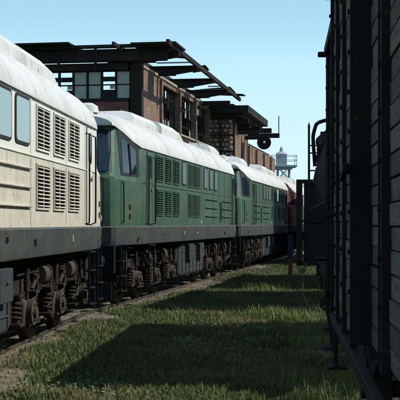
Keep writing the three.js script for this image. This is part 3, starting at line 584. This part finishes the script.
// two more wagons turning away with the curve, behind the tank wagon
{
  const t = boxcar('dark brown boxcar with an end railing partly hidden behind the tank wagon', 7.3, -1, [-2.2, -.9, .9, 2.2], null, [M.rib, M.rib], false);
  place(t, H2, 2.75 - H2 * 26.5, 26.2, 1.40, 3.65, -1, false); t.position.y = RY;
  const x = -3.95;
  part(t, 'end_railing', [bar([x, 1.0, -1.83], [x, 2.92, -1.83], .13, .1), bar([x, 2.88, -1.89], [x, 2.88, -1.25], .09), bar([x, 2.0, -1.83], [x, 2.0, -1.25], .05), bar([x, 1.05, -1.88], [x, 1.05, -1.0], .1), bar([x, 2.88, -1.3], [-3.6, 2.88, -1.3], .06)], M.rib);
  part(t, 'end_panel', rbox(.05, 1.85, 1.2, x + .06, 1.95, -1.13, .01), M.rib);
  const u = boxcar('dark brown boxcar farthest along the right-hand track', 9, -1, [-3, -1.2, 1.2, 3], null, [M.rib, M.rib], false);
  place(u, H2, 2.75 - H2 * 26.5, 35.4, 1.40, 4.5, -1, false); u.position.y = RY;
}
// brick shed on the right that shades the far locomotive
{
  const t = thing('brick_shed', 'brick shed beside the far end of the right-hand track', 'building');
  t.position.set(9.7, GY, -66); t.rotation.y = -Math.atan(H2);
  part(t, 'wall', box(4.6, 5.2, 20, 0, 2.6, 0), M.brickRed);
  part(t, 'roof', rbox(5.0, .25, 20.4, 0, 5.3, 0), M.steel);
  part(t, 'door', rbox(.06, 2.4, 1.8, -2.31, 1.2, 3), M.rib);
}

// ------------------------------------------------------------------ brick works hall behind the locomotives
{
  const t = thing('brick_hall', 'derelict brick works hall with broken windows and bare steel roof brackets', 'building');
  const { d, r, n } = dir(H2); const z0 = 48.8, side = -11.1;
  t.position.set(side + H2 * z0, -.12, -z0); t.rotation.y = Math.atan2(-d[1], d[0]);    // local +x along the wall, +z out of it, origin at the near corner
  const TOP = 8.55, T = .42, bay = 4.75, cnt = 4;
  const wall = (x0, x1, y0, y1, zc = -T / 2, m = M.brick, name = 'wall') => part(t, name, box(x1 - x0, y1 - y0, T, (x0 + x1) / 2, (y0 + y1) / 2, zc), m);
  // long wall: plain first bay, then bays with broken window bands
  wall(.35, 4.95, -.5, TOP);
  const bays = [[4.95, 9.5], [9.5, 14.1], [14.1, 18.5]];
  for (const [a, b] of bays) {
    const y0 = 6.35, y1 = 8.34;
    wall(a, b, -.5, y0); wall(a, b, y1, TOP);
    const wn = holder(t, 'window'); const x0 = a + .14, x1 = b - .14;
    for (const x of [a + .07, b - .07]) part(wn, 'window_reveal', box(.14, y1 - y0, T, x, (y0 + y1) / 2, -T / 2), M.brick);
    const bars = []; const nc = 7, nr = 4;
    for (let i = 0; i <= nc; i++) bars.push(box(i % 3 ? .035 : .08, y1 - y0, .06, lerp(x0, x1, i / nc), (y0 + y1) / 2, -.2)); for (let j = 0; j <= nr; j++) bars.push(box(x1 - x0, .045, .055, (x0 + x1) / 2, lerp(y0, y1, j / nr), -.2));
    part(wn, 'window_frame', bars, M.steel);
    for (let i = 0; i < nc; i++) for (let j = 0; j < nr; j++) if (rnd() < .45) part(wn, 'pane', box((x1 - x0) / nc - .04, (y1 - y0) / nr - .045, .006, lerp(x0, x1, (i + .5) / nc), lerp(y0, y1, (j + .5) / nr), -.21), rnd() < .25 ? M.dirtyGlass : M.glass);
    part(wn, 'window_sill', rbox(b - a - .4, .1, .3, (a + b) / 2, y0 - .05, -.06), M.concrete);
  }
  wall(18.5, 36.5, -.5, 8.2);
  wall(36.5, 55, -.5, 7.6);
  for (const x of [4.95, 9.5, 14.1, 18.5]) part(t, 'pilaster', box(.26, TOP - .1, .12, x, (TOP - .1) / 2, .062), M.brick);
  for (const x of [30, 33, 36.5, 41, 46, 51]) part(t, 'pilaster', box(.4, 7.5, .16, x, 3.75, .082), M.brick);
  part(t, 'coping', [box(18.2, .12, T + .12, 9.5, TOP + .06, -T / 2), box(18, .12, T + .1, 27.6, 8.26, -T / 2)], M.concrete);
  // back wall and roof of the main hall
  part(t, 'inner_wall', box(.35, 8.25, 14, 4.6, 3.62, -7.45), M.brickRed);
  part(t, 'hall_roof', box(50, .2, 14, 29.8, 7.85, -7.45), M.steel);
  part(t, 'far_wall', box(55, 8.3, .4, 27.5, 3.65, -14.7), M.brickRed);
  part(t, 'end_wall', box(.4, 8.2, 14, 54.75, 3.6, -7.45), M.brickRed);
  // gable front facing the viewer, with a band of broken windows
  const GX = 0, gw = 14;
  part(t, 'corner_post', rbox(.4, 9.4, .5, .05, 4.3, .02, .02), M.steel);
  part(t, 'gable_wall', box(.4, 7.45, gw, GX, 3.225, -.3 - gw / 2), M.brickRed);
  part(t, 'gable_lintel', [rbox(.5, .3, gw, GX, 8.42, -.3 - gw / 2), rbox(.46, .14, gw, GX, 7.02, -.3 - gw / 2)], M.steel);
  for (let k = 0; k < 20; k++) {
    const zc = -.55 - k * .62, ok = [1, 0, 1, 1, 0, 0, 1, 0, 1, 1, 0, 1][k % 12];
    const wn = holder(t, 'window');
    part(wn, 'window_frame', [box(.12, 1.2, .09, GX, 7.68, zc - .31), box(.07, .05, .55, GX, 7.68, zc), box(.06, .05, .55, GX, 8.25, zc), ...(ok ? [] : [box(.04, .2, .53, GX - .02, 7.92, zc), box(.04, .34, .53, GX, 7.3, zc)])], M.steel);
    if (ok) part(wn, 'pane', box(.02, 1.14, .52, GX, 7.68, zc), M.dirtyGlass);
    else part(wn, 'pane', box(.02, .16, .2, GX, 7.58, zc + .14), M.dirtyGlass);
  }
  // steel roof brackets that carry nothing any more
  const beam = (x, len, y, dp = .34) => {
    const b = holder(t, 'roof_bracket'), back = 1.2;
    const sh = new THREE.Shape([[-back, 0], [len * .45, 0], [len, dp * .45], [len, dp], [-back, dp]].map(p => new THREE.Vector2(...p)));
    const g = extr(sh, .10); g.rotateY(-Math.PI / 2); g.translate(x + .05, y, 0);
    part(b, 'bracket_web', uvM(g), M.steel);
    part(b, 'bracket_flange', [box(.34, .05, back + len, x, y + dp + .02, (len - back) / 2), box(.3, .04, back + len * .45, x, y - .02, (len * .45 - back) / 2)], M.steel);
  };
  for (const x of [0, 4.4, 9.1, 13.9]) beam(x, 1.85, 8.62);
  part(t, 'edge_purlin', [bar([-2, 9.12, 1.75], [19.4, 9.05, 1.75], .12, .2), bar([-2, 9.1, -.5], [18.6, 9.1, -.5], .1, .16)], M.steel);
  for (let x = 1.2; x < 18; x += 1.55) if (rnd() < .45) part(t, 'roof_lath', bar([x, 9.16, rr(-.6, .9)], [x + rr(-.1, .1), 9.16, 1.8], .06), M.concrete);
  for (const [x, w, l, z, tilt] of [[3.0, 1.3, 1.0, 1.2, .10], [7.2, 1.0, .8, 1.45, -.14], [11.8, 1.6, 1.2, .9, .08], [16.6, 2.2, 1.7, .9, -.06], [18.3, 1.2, 2.1, 1.1, .05]]) { const q = part(t, 'roof_remnant', rbox(w, .05, l, 0, 0, 0, .01), M.steel); q.position.set(x, 9.24, z); q.rotation.set(tilt, 0, tilt * .6); }
  for (const [x, y, l] of [[16.4, 8.55, 1.6], [29.2, 8.3, 1.9], [31, 8.05, 1.5], [34.6, 7.95, 1.7]]) part(t, 'broken_bracket', rbox(.26, .24, l, x, y, l / 2, .01), M.steel);
  part(t, 'gable_beam', [rbox(.4, .5, 16, -.4, 8.85, -6.6), rbox(.3, .12, 16, -.9, 9.16, -6.6)], M.steel);
  for (const [w, l, x, y, z] of [[2.2, 1.9, -.2, 9.2, 1.0], [2.4, 3, -.3, 9.26, -4], [2.4, 4, -.3, 9.26, -10]]) part(t, 'roof_plate', rbox(w, .08, l, x, y, z), M.steel);
  for (const z of [-1.6, -3.2, -4.8, -6.4, -8]) part(t, 'roof_prop', bar([-.6, 8.4, z], [-.6, 9.22, z], .1), M.steel);
  // projecting bay of open block work under a heavy canopy
  const bx = 18.9, pj = 1.45;
  part(t, 'bay_wall', box(3.2, 8.4, pj - .25, bx + 1.75, 3.8, (pj - .25) / 2 + .02), M.brick);
  const cols = 5, rows = 22, bg = [];
  for (let j = 0; j < rows; j++) for (let i = 0; i < cols; i++) { if (rnd() < .08) continue; const w = pj / cols; bg.push(box(.14, .155, w - .075 - rr(0, .05), bx, 8.0 - .14 - j * .27 - .1, (i + .5) * w + (j % 2 ? .05 : -.03))); }
  const bw = part(t, 'block_work', bg, M.concrete); bw.userData.kind = 'stuff';
  for (const z of [0.02, pj * .5, pj + .02]) part(t, 'bay_post', box(.18, 8.0, .1, bx - .03, 4.0, z), M.steel);
  for (let j = 0; j < 4; j++) part(t, 'bay_rail', box(.16, .09, pj, bx - .04, 7.9 - j * .95, pj / 2), M.steel);
  part(t, 'canopy', [rbox(10, .42, 2.9, bx + 4.6, 8.42, .9), rbox(9.4, .2, 2.5, bx + 4.6, 8.1, .7), rbox(8, .14, 2.2, bx + 5, 8.8, .2)], M.steel);
  for (const [x, y, l] of [[bx + 1, 7.85, 2.1], [bx + 3.4, 7.75, 1.9], [bx + 6, 7.8, 2.2]]) part(t, 'canopy_beam', rbox(.3, .24, l, x, y, l / 2 + .1), M.steel);
  for (const [x, y, l] of [[33, 8.28, 2.1], [36, 8.16, 2.35]]) part(t, 'wall_bracket', [rbox(.3, .26, l, x, y, l / 2), rbox(.5, .06, l, x, y + .16, l / 2)], M.steel);
  part(t, 'bracket_rod', bar([36, 8.2, 2.3], [36, 9.6, 2.3], .06), M.steel);
}
// round lamp hanging from the last bracket
{
  const t = thing('round_lamp', 'round black lamp disc hanging from the last steel bracket of the hall', 'lamp');
  const z = 87; t.position.set((232 - 200) / F * z, EYE + (212 - 171.2) / F * z, -z);
  const g = new THREE.LatheGeometry([[0, .16], [.18, .15], [.36, .06], [.5, -.02], [.53, -.08], [.49, -.08], [.3, -.02], [0, .02]].map(p => new THREE.Vector2(...p)), 30); g.rotateX(-1.45);
  part(t, 'shade', uvM(g), M.black);
  part(t, 'bulb', new THREE.SphereGeometry(.11, 14, 10).translate(0, .0, .16), M.plate);
  part(t, 'hanger', [tube([[0, .1, -.1], [0.02, .6, -.1], [.25, .95, -.05]], .03, 12, 6)], M.steel);
}
// lookout tower far behind
{
  const t = thing('lookout_tower', 'grey steel tower with railed platform and small cabin against the sky', 'tower');
  const z = 150; t.position.set((241.7 - 200) / F * z, GY, -z);
  const top = 9.4, a = .95, b = .72;
  for (const sx of [-1, 1]) for (const sz of [-1, 1]) part(t, 'leg', bar([sx * a, 0, sz * a], [sx * b, top, sz * b], .16), M.towerPaint);
  for (let k = 0; k < 6; k++) { const y0 = k * top / 6, y1 = (k + 1) * top / 6, w0 = lerp(a, b, k / 6), w1 = lerp(a, b, (k + 1) / 6); for (const s of [-1, 1]) part(t, 'brace', [bar([-w0, y0, s * w0], [w1, y1, s * w1], .08), bar([w0, y0, s * w0], [-w1, y1, s * w1], .08), bar([-w1, y1, s * w1], [w1, y1, s * w1], .1), bar([s * w0, y0, -w0], [s * w1, y1, w1], .08), bar([s * w1, y1, -w1], [s * w1, y1, w1], .1)], M.towerPaint); }
  part(t, 'platform', [rbox(3.3, .26, 3.3, 0, top + .1, 0, .04), rbox(2.2, .3, 2.2, 0, top - .15, 0, .04)], M.towerPaint);
  for (const x of [-1.6, 0, 1.6]) for (const zz of [-1.6, 1.6]) part(t, 'railing_post', bar([x, top + .2, zz], [x, top + 1.5, zz], .07), M.towerPaint);
  for (const y of [.85, 1.45]) part(t, 'railing', [...[-1.6, 1.6].map(s => bar([-1.6, top + y, s], [1.6, top + y, s], .06)), ...[-1.6, 1.6].map(s => bar([s, top + y, -1.6], [s, top + y, 1.6], .06))], M.towerPaint);
  part(t, 'cabin', [rbox(1.35, 1.5, 1.35, -.25, top + .95, 0, .05)], M.towerPaint);
  part(t, 'cabin_roof', [uvM(new THREE.ConeGeometry(.85, .55, 8)).translate(-.25, top + 1.95, 0), cyl(.2, .25, .35, -.25, top + 2.3, 0, 'y', 10), uvM(new THREE.ConeGeometry(.2, .3, 8)).translate(-.25, top + 2.6, 0)], M.towerPaint);
  part(t, 'ladder', [bar([-.25, 0, 1.15], [-.25, top + .9, 1.0], .06), bar([.25, 0, 1.15], [.25, top + .9, 1.0], .06), ...Array.from({ length: 24 }, (_, k) => bar([-.25, .4 + k * .38, 1.14 - k * .006], [.25, .4 + k * .38, 1.14 - k * .006], .04))], M.towerPaint);
  part(t, 'floodlight', [rbox(.5, .5, .4, -1.9, top + .25, .6, .08), bar([-1.7, top + .1, .6], [-1.5, top + .1, .6], .08)], M.towerPaint);
}
// marker post
{
  const t = thing('marker_post', 'slim post with dark blue top and orange foot standing in the shaded grass', 'post');
  const z = 43; t.position.set((245.2 - 200) / F * z, GY, -z);
  part(t, 'foot', [cyl(.075, .085, .78, 0, .39, 0, 'y', 14), cyl(.11, .11, .04, 0, .02, 0, 'y', 14)], M.orange);
  part(t, 'upper_post', [cyl(.09, .09, .82, 0, 1.18, 0, 'y', 14), cyl(.05, .09, .05, 0, 1.61, 0, 'y', 14)], M.blue);
}

// ------------------------------------------------------------------ grass, weeds and stones
function tuftGeo(n, hgt, spread) {
  const pos = [], idx = [];
  for (let k = 0; k < n; k++) {
    const a = rnd() * 6.283, x = Math.cos(rnd() * 6.28) * spread * rnd(), z = Math.sin(rnd() * 6.28) * spread * rnd(), h = hgt * rr(.55, 1.15), w = rr(.003, .006), ln = h * rr(.2, .8), c = Math.cos(a), s = Math.sin(a), o = pos.length / 3;
    const mx = x + c * ln * .3, mz = z + s * ln * .3, tx = x + c * ln, tz = z + s * ln;
    pos.push(x - s * w, 0, z + c * w, x + s * w, 0, z - c * w, mx - s * w * .8, h * .6, mz + c * w * .8, mx + s * w * .8, h * .6, mz - c * w * .8, tx, h, tz);
    idx.push(o, o + 1, o + 2, o + 1, o + 3, o + 2, o + 2, o + 3, o + 4);
  }
  const g = new THREE.BufferGeometry(); g.setAttribute('position', new THREE.Float32BufferAttribute(pos, 3)); g.setIndex(idx); g.computeVertexNormals();
  g.setAttribute('uv', new THREE.Float32BufferAttribute(new Float32Array(pos.length / 3 * 2), 2)); return g;
}
function scatter(name, label, geo, mat, list) {
  const m = new THREE.InstancedMesh(geo, mat, list.length), o = new THREE.Object3D(), c = new THREE.Color();
  list.forEach((p, i) => { o.position.set(p.x, p.y, p.z); o.rotation.set(p.rx || 0, p.ry, p.rz || 0); o.scale.set(p.s, p.s * (p.sy || 1), p.s); o.updateMatrix(); m.setMatrixAt(i, o.matrix); m.setColorAt(i, c.setRGB(...p.c)); });
  m.name = name; m.userData = { kind: 'stuff', label, category: 'ground cover' }; m.castShadow = m.receiveShadow = true; scene.add(m); return m;
}
const grassMat = new THREE.MeshPhysicalMaterial({ color: 0xffffff, roughness: .75, side: THREE.DoubleSide });
const patch = (x, z) => fbm(((x * .06) % 1 + 1) % 1, ((z * .06) % 1 + 1) % 1, 8, 91, 4);
{
  const lists = [[], [], []]; const geos = [tuftGeo(9, .085, .07), tuftGeo(9, .12, .09), tuftGeo(11, .19, .09)];
  let tries = 0;
  while (lists[0].length + lists[1].length < 150000 && tries++ < 900000) {
    const z = 4 + 60 * Math.pow(rnd(), 1.55);
    const xl = leftCentre(z) + .95, xr = rightCentre(z) + 2.2, x = rr(xl, xr);
    const dl = x - (leftCentre(z) + 1.9), p = patch(x, z);
    let dens = smooth((dl + .85 + (p - .5) * 1.8) / 1.0) * (.12 + 1.1 * smooth((p - .34) / .24));
    if (Math.abs(x - rightCentre(z)) < .9) dens *= .35;
    if (rnd() > dens) continue;
    const dry = smooth((fbm(((x * .13) % 1 + 1) % 1, ((z * .13) % 1 + 1) % 1, 8, 95, 3) - .45) / .25) * .6 + rnd() * .35;
    const col = mixc([.066, .104, .020], [.185, .165, .058], clamp(dry)), v = rr(.6, 1.25);
    const tall = rnd() < .12 * smooth((p - .4) / .2);
    lists[tall ? 1 : 0].push({ x, y: GY - .005 + (dl < .1 ? .03 : 0), z: -z, ry: rnd() * 6.28, s: rr(.7, 1.25) * (z > 25 ? 1.25 : 1), c: col.map(q => q * v) });
  }
  // taller weeds along the wagons and at the edge of the cinders
  for (let k = 0; k < 2600; k++) { const z = rr(8, 48), x = rightCentre(z) - rr(.9, 1.9); if (patch(x * 2.1, z * 2.3) < .5) continue; lists[2].push({ x, y: GY, z: -z, ry: rnd() * 6.28, s: rr(.6, 1.5), c: mixc([.075, .15, .03], [.16, .17, .05], rnd()).map(q => q * rr(.8, 1.1)) }); }
  for (let k = 0; k < 500; k++) { const z = rr(13, 40), x = leftCentre(z) + rr(1.5, 2.3); if (patch(x * 3.1, z * 2.3) < .55) continue; lists[2].push({ x, y: GY, z: -z, ry: rnd() * 6.28, s: rr(.3, .8), c: mixc([.075, .15, .03], [.2, .18, .06], rnd()) }); }
  for (const [cx, cz, n, r] of [[1.75, 24.6, 170, .55], [1.3, 25.3, 60, .5], [2.0, 34.5, 90, .7], [.2, 24.9, 40, .9]]) for (let k = 0; k < n; k++) { const a = rnd() * 6.28, q = r * Math.sqrt(rnd()); lists[2].push({ x: cx + Math.cos(a) * q, y: GY, z: -cz + Math.sin(a) * q, ry: rnd() * 6.28, s: rr(.45, 1.6), c: mixc([.085, .15, .025], [.19, .20, .05], rnd()) }); }
  scatter('grass', 'short patchy green grass between the two tracks', geos[0], grassMat, lists[0]);
  scatter('grass_001', 'longer grass tufts scattered through the short grass', geos[1], grassMat, lists[1]);
  const dead = []; for (let k = 0; k < 2200; k++) { const z = 15 + 29 * Math.pow(rnd(), 1.2), x = rr(leftCentre(z) + 1.3, rightCentre(z) - .6); if (patch(x * 1.3 + 7, z * 1.9) < .46) continue; dead.push({ x, y: GY, z: -z, ry: rnd() * 6.28, s: rr(.3, .75), c: mixc([.20, .165, .085], [.13, .12, .05], rnd()) }); }
  scatter('dead_stalks', 'dry straw coloured stalks standing among the grass', tuftGeo(3, .22, .05), grassMat, dead);
  scatter('weeds', 'tall weeds along the feet of the goods wagons', geos[2], grassMat, lists[2]);
  const leaf = []; { const q = []; for (let k = 0; k < 5; k++) { const g = new THREE.CircleGeometry(.016, 6); g.scale(1, .55, 1); g.rotateX(-1.0 + rnd() * .6); g.translate(.02, .02 + rnd() * .03, 0); g.rotateY(k * 1.3 + rnd()); q.push(g); } leaf.push(merge(q)); }
  const ll = []; for (let k = 0; k < 9000; k++) { const z = 6 + 30 * Math.pow(rnd(), 1.3), x = rr(leftCentre(z) + 1.7, rightCentre(z) - .9); if (patch(x * 1.7 + 3, z * 1.7) < .48) continue; ll.push({ x, y: GY, z: -z, ry: rnd() * 6.28, s: rr(.6, 1.5), c: mixc([.08, .15, .04], [.14, .19, .06], rnd()) }); }
  scatter('clover', 'low broad leaved weeds among the grass', leaf[0], grassMat, ll);
  const stone = new THREE.IcosahedronGeometry(.03, 0); { const p = stone.attributes.position; for (let i = 0; i < p.count; i++) { const k = 1 + .35 * Math.sin(p.getX(i) * 260 + p.getY(i) * 190) ; p.setXYZ(i, p.getX(i) * k, p.getY(i) * .7 * k, p.getZ(i) * k); } stone.computeVertexNormals(); uvM(stone); }
  const st = []; for (let k = 0; k < 26000; k++) { const z = 4 + 50 * Math.pow(rnd(), 1.4), right = rnd() < .25, x = (right ? rightCentre(z) : leftCentre(z)) + rr(-1.9, 2.1); const g = rr(.07, .24), w = rr(.75, 1); st.push({ x, y: GY + .055 * smooth((1.95 - Math.abs(x - (right ? rightCentre(z) : leftCentre(z)))) / .5) - .005, z: -z, rx: rnd() * 6, ry: rnd() * 6.28, rz: rnd() * 6, s: rr(.25, 1.0), c: [g * .9, g * .84 * w, g * .68 * w] }); }
  scatter('gravel', 'loose cinders and stones of the track bed', stone, new THREE.MeshStandardMaterial({ roughness: .95 }), st);
}
// leafy bush beyond the tank wagon
{
  const t = thing('bush', 'small yellow green bush lit by the sun beyond the tank wagon', 'bush');
  const z = 46; t.position.set((250.4 - 200) / F * z, GY, -z);
  const q = [], st = [];
  for (let k = 0; k < 260; k++) { const g = new THREE.CircleGeometry(rr(.025, .05), 5); g.scale(1, .5, 1); g.rotateX(rnd() * 3); g.rotateY(rnd() * 6.3); const a = rnd() * 6.28, e = Math.acos(rr(-.4, 1)), R = .36 * Math.pow(rnd(), .4) * (1 + .3 * Math.sin(a * 3)); g.translate(Math.cos(a) * Math.sin(e) * R, .42 + Math.cos(e) * R * .9, Math.sin(a) * Math.sin(e) * R); q.push(g); }
  for (let k = 0; k < 9; k++) st.push(bar([0, 0, 0], [rr(-.25, .25), rr(.4, .7), rr(-.25, .25)], .015));
  part(t, 'stem', st, M.sleeper);
  part(t, 'foliage', q, new THREE.MeshPhysicalMaterial({ color: new THREE.Color().setRGB(.17, .19, .045), roughness: .8, side: THREE.DoubleSide }));
}
scene.traverse(o => { if (o.isMesh) { o.castShadow = true; o.receiveShadow = true; } });
renderer.render(scene, camera);
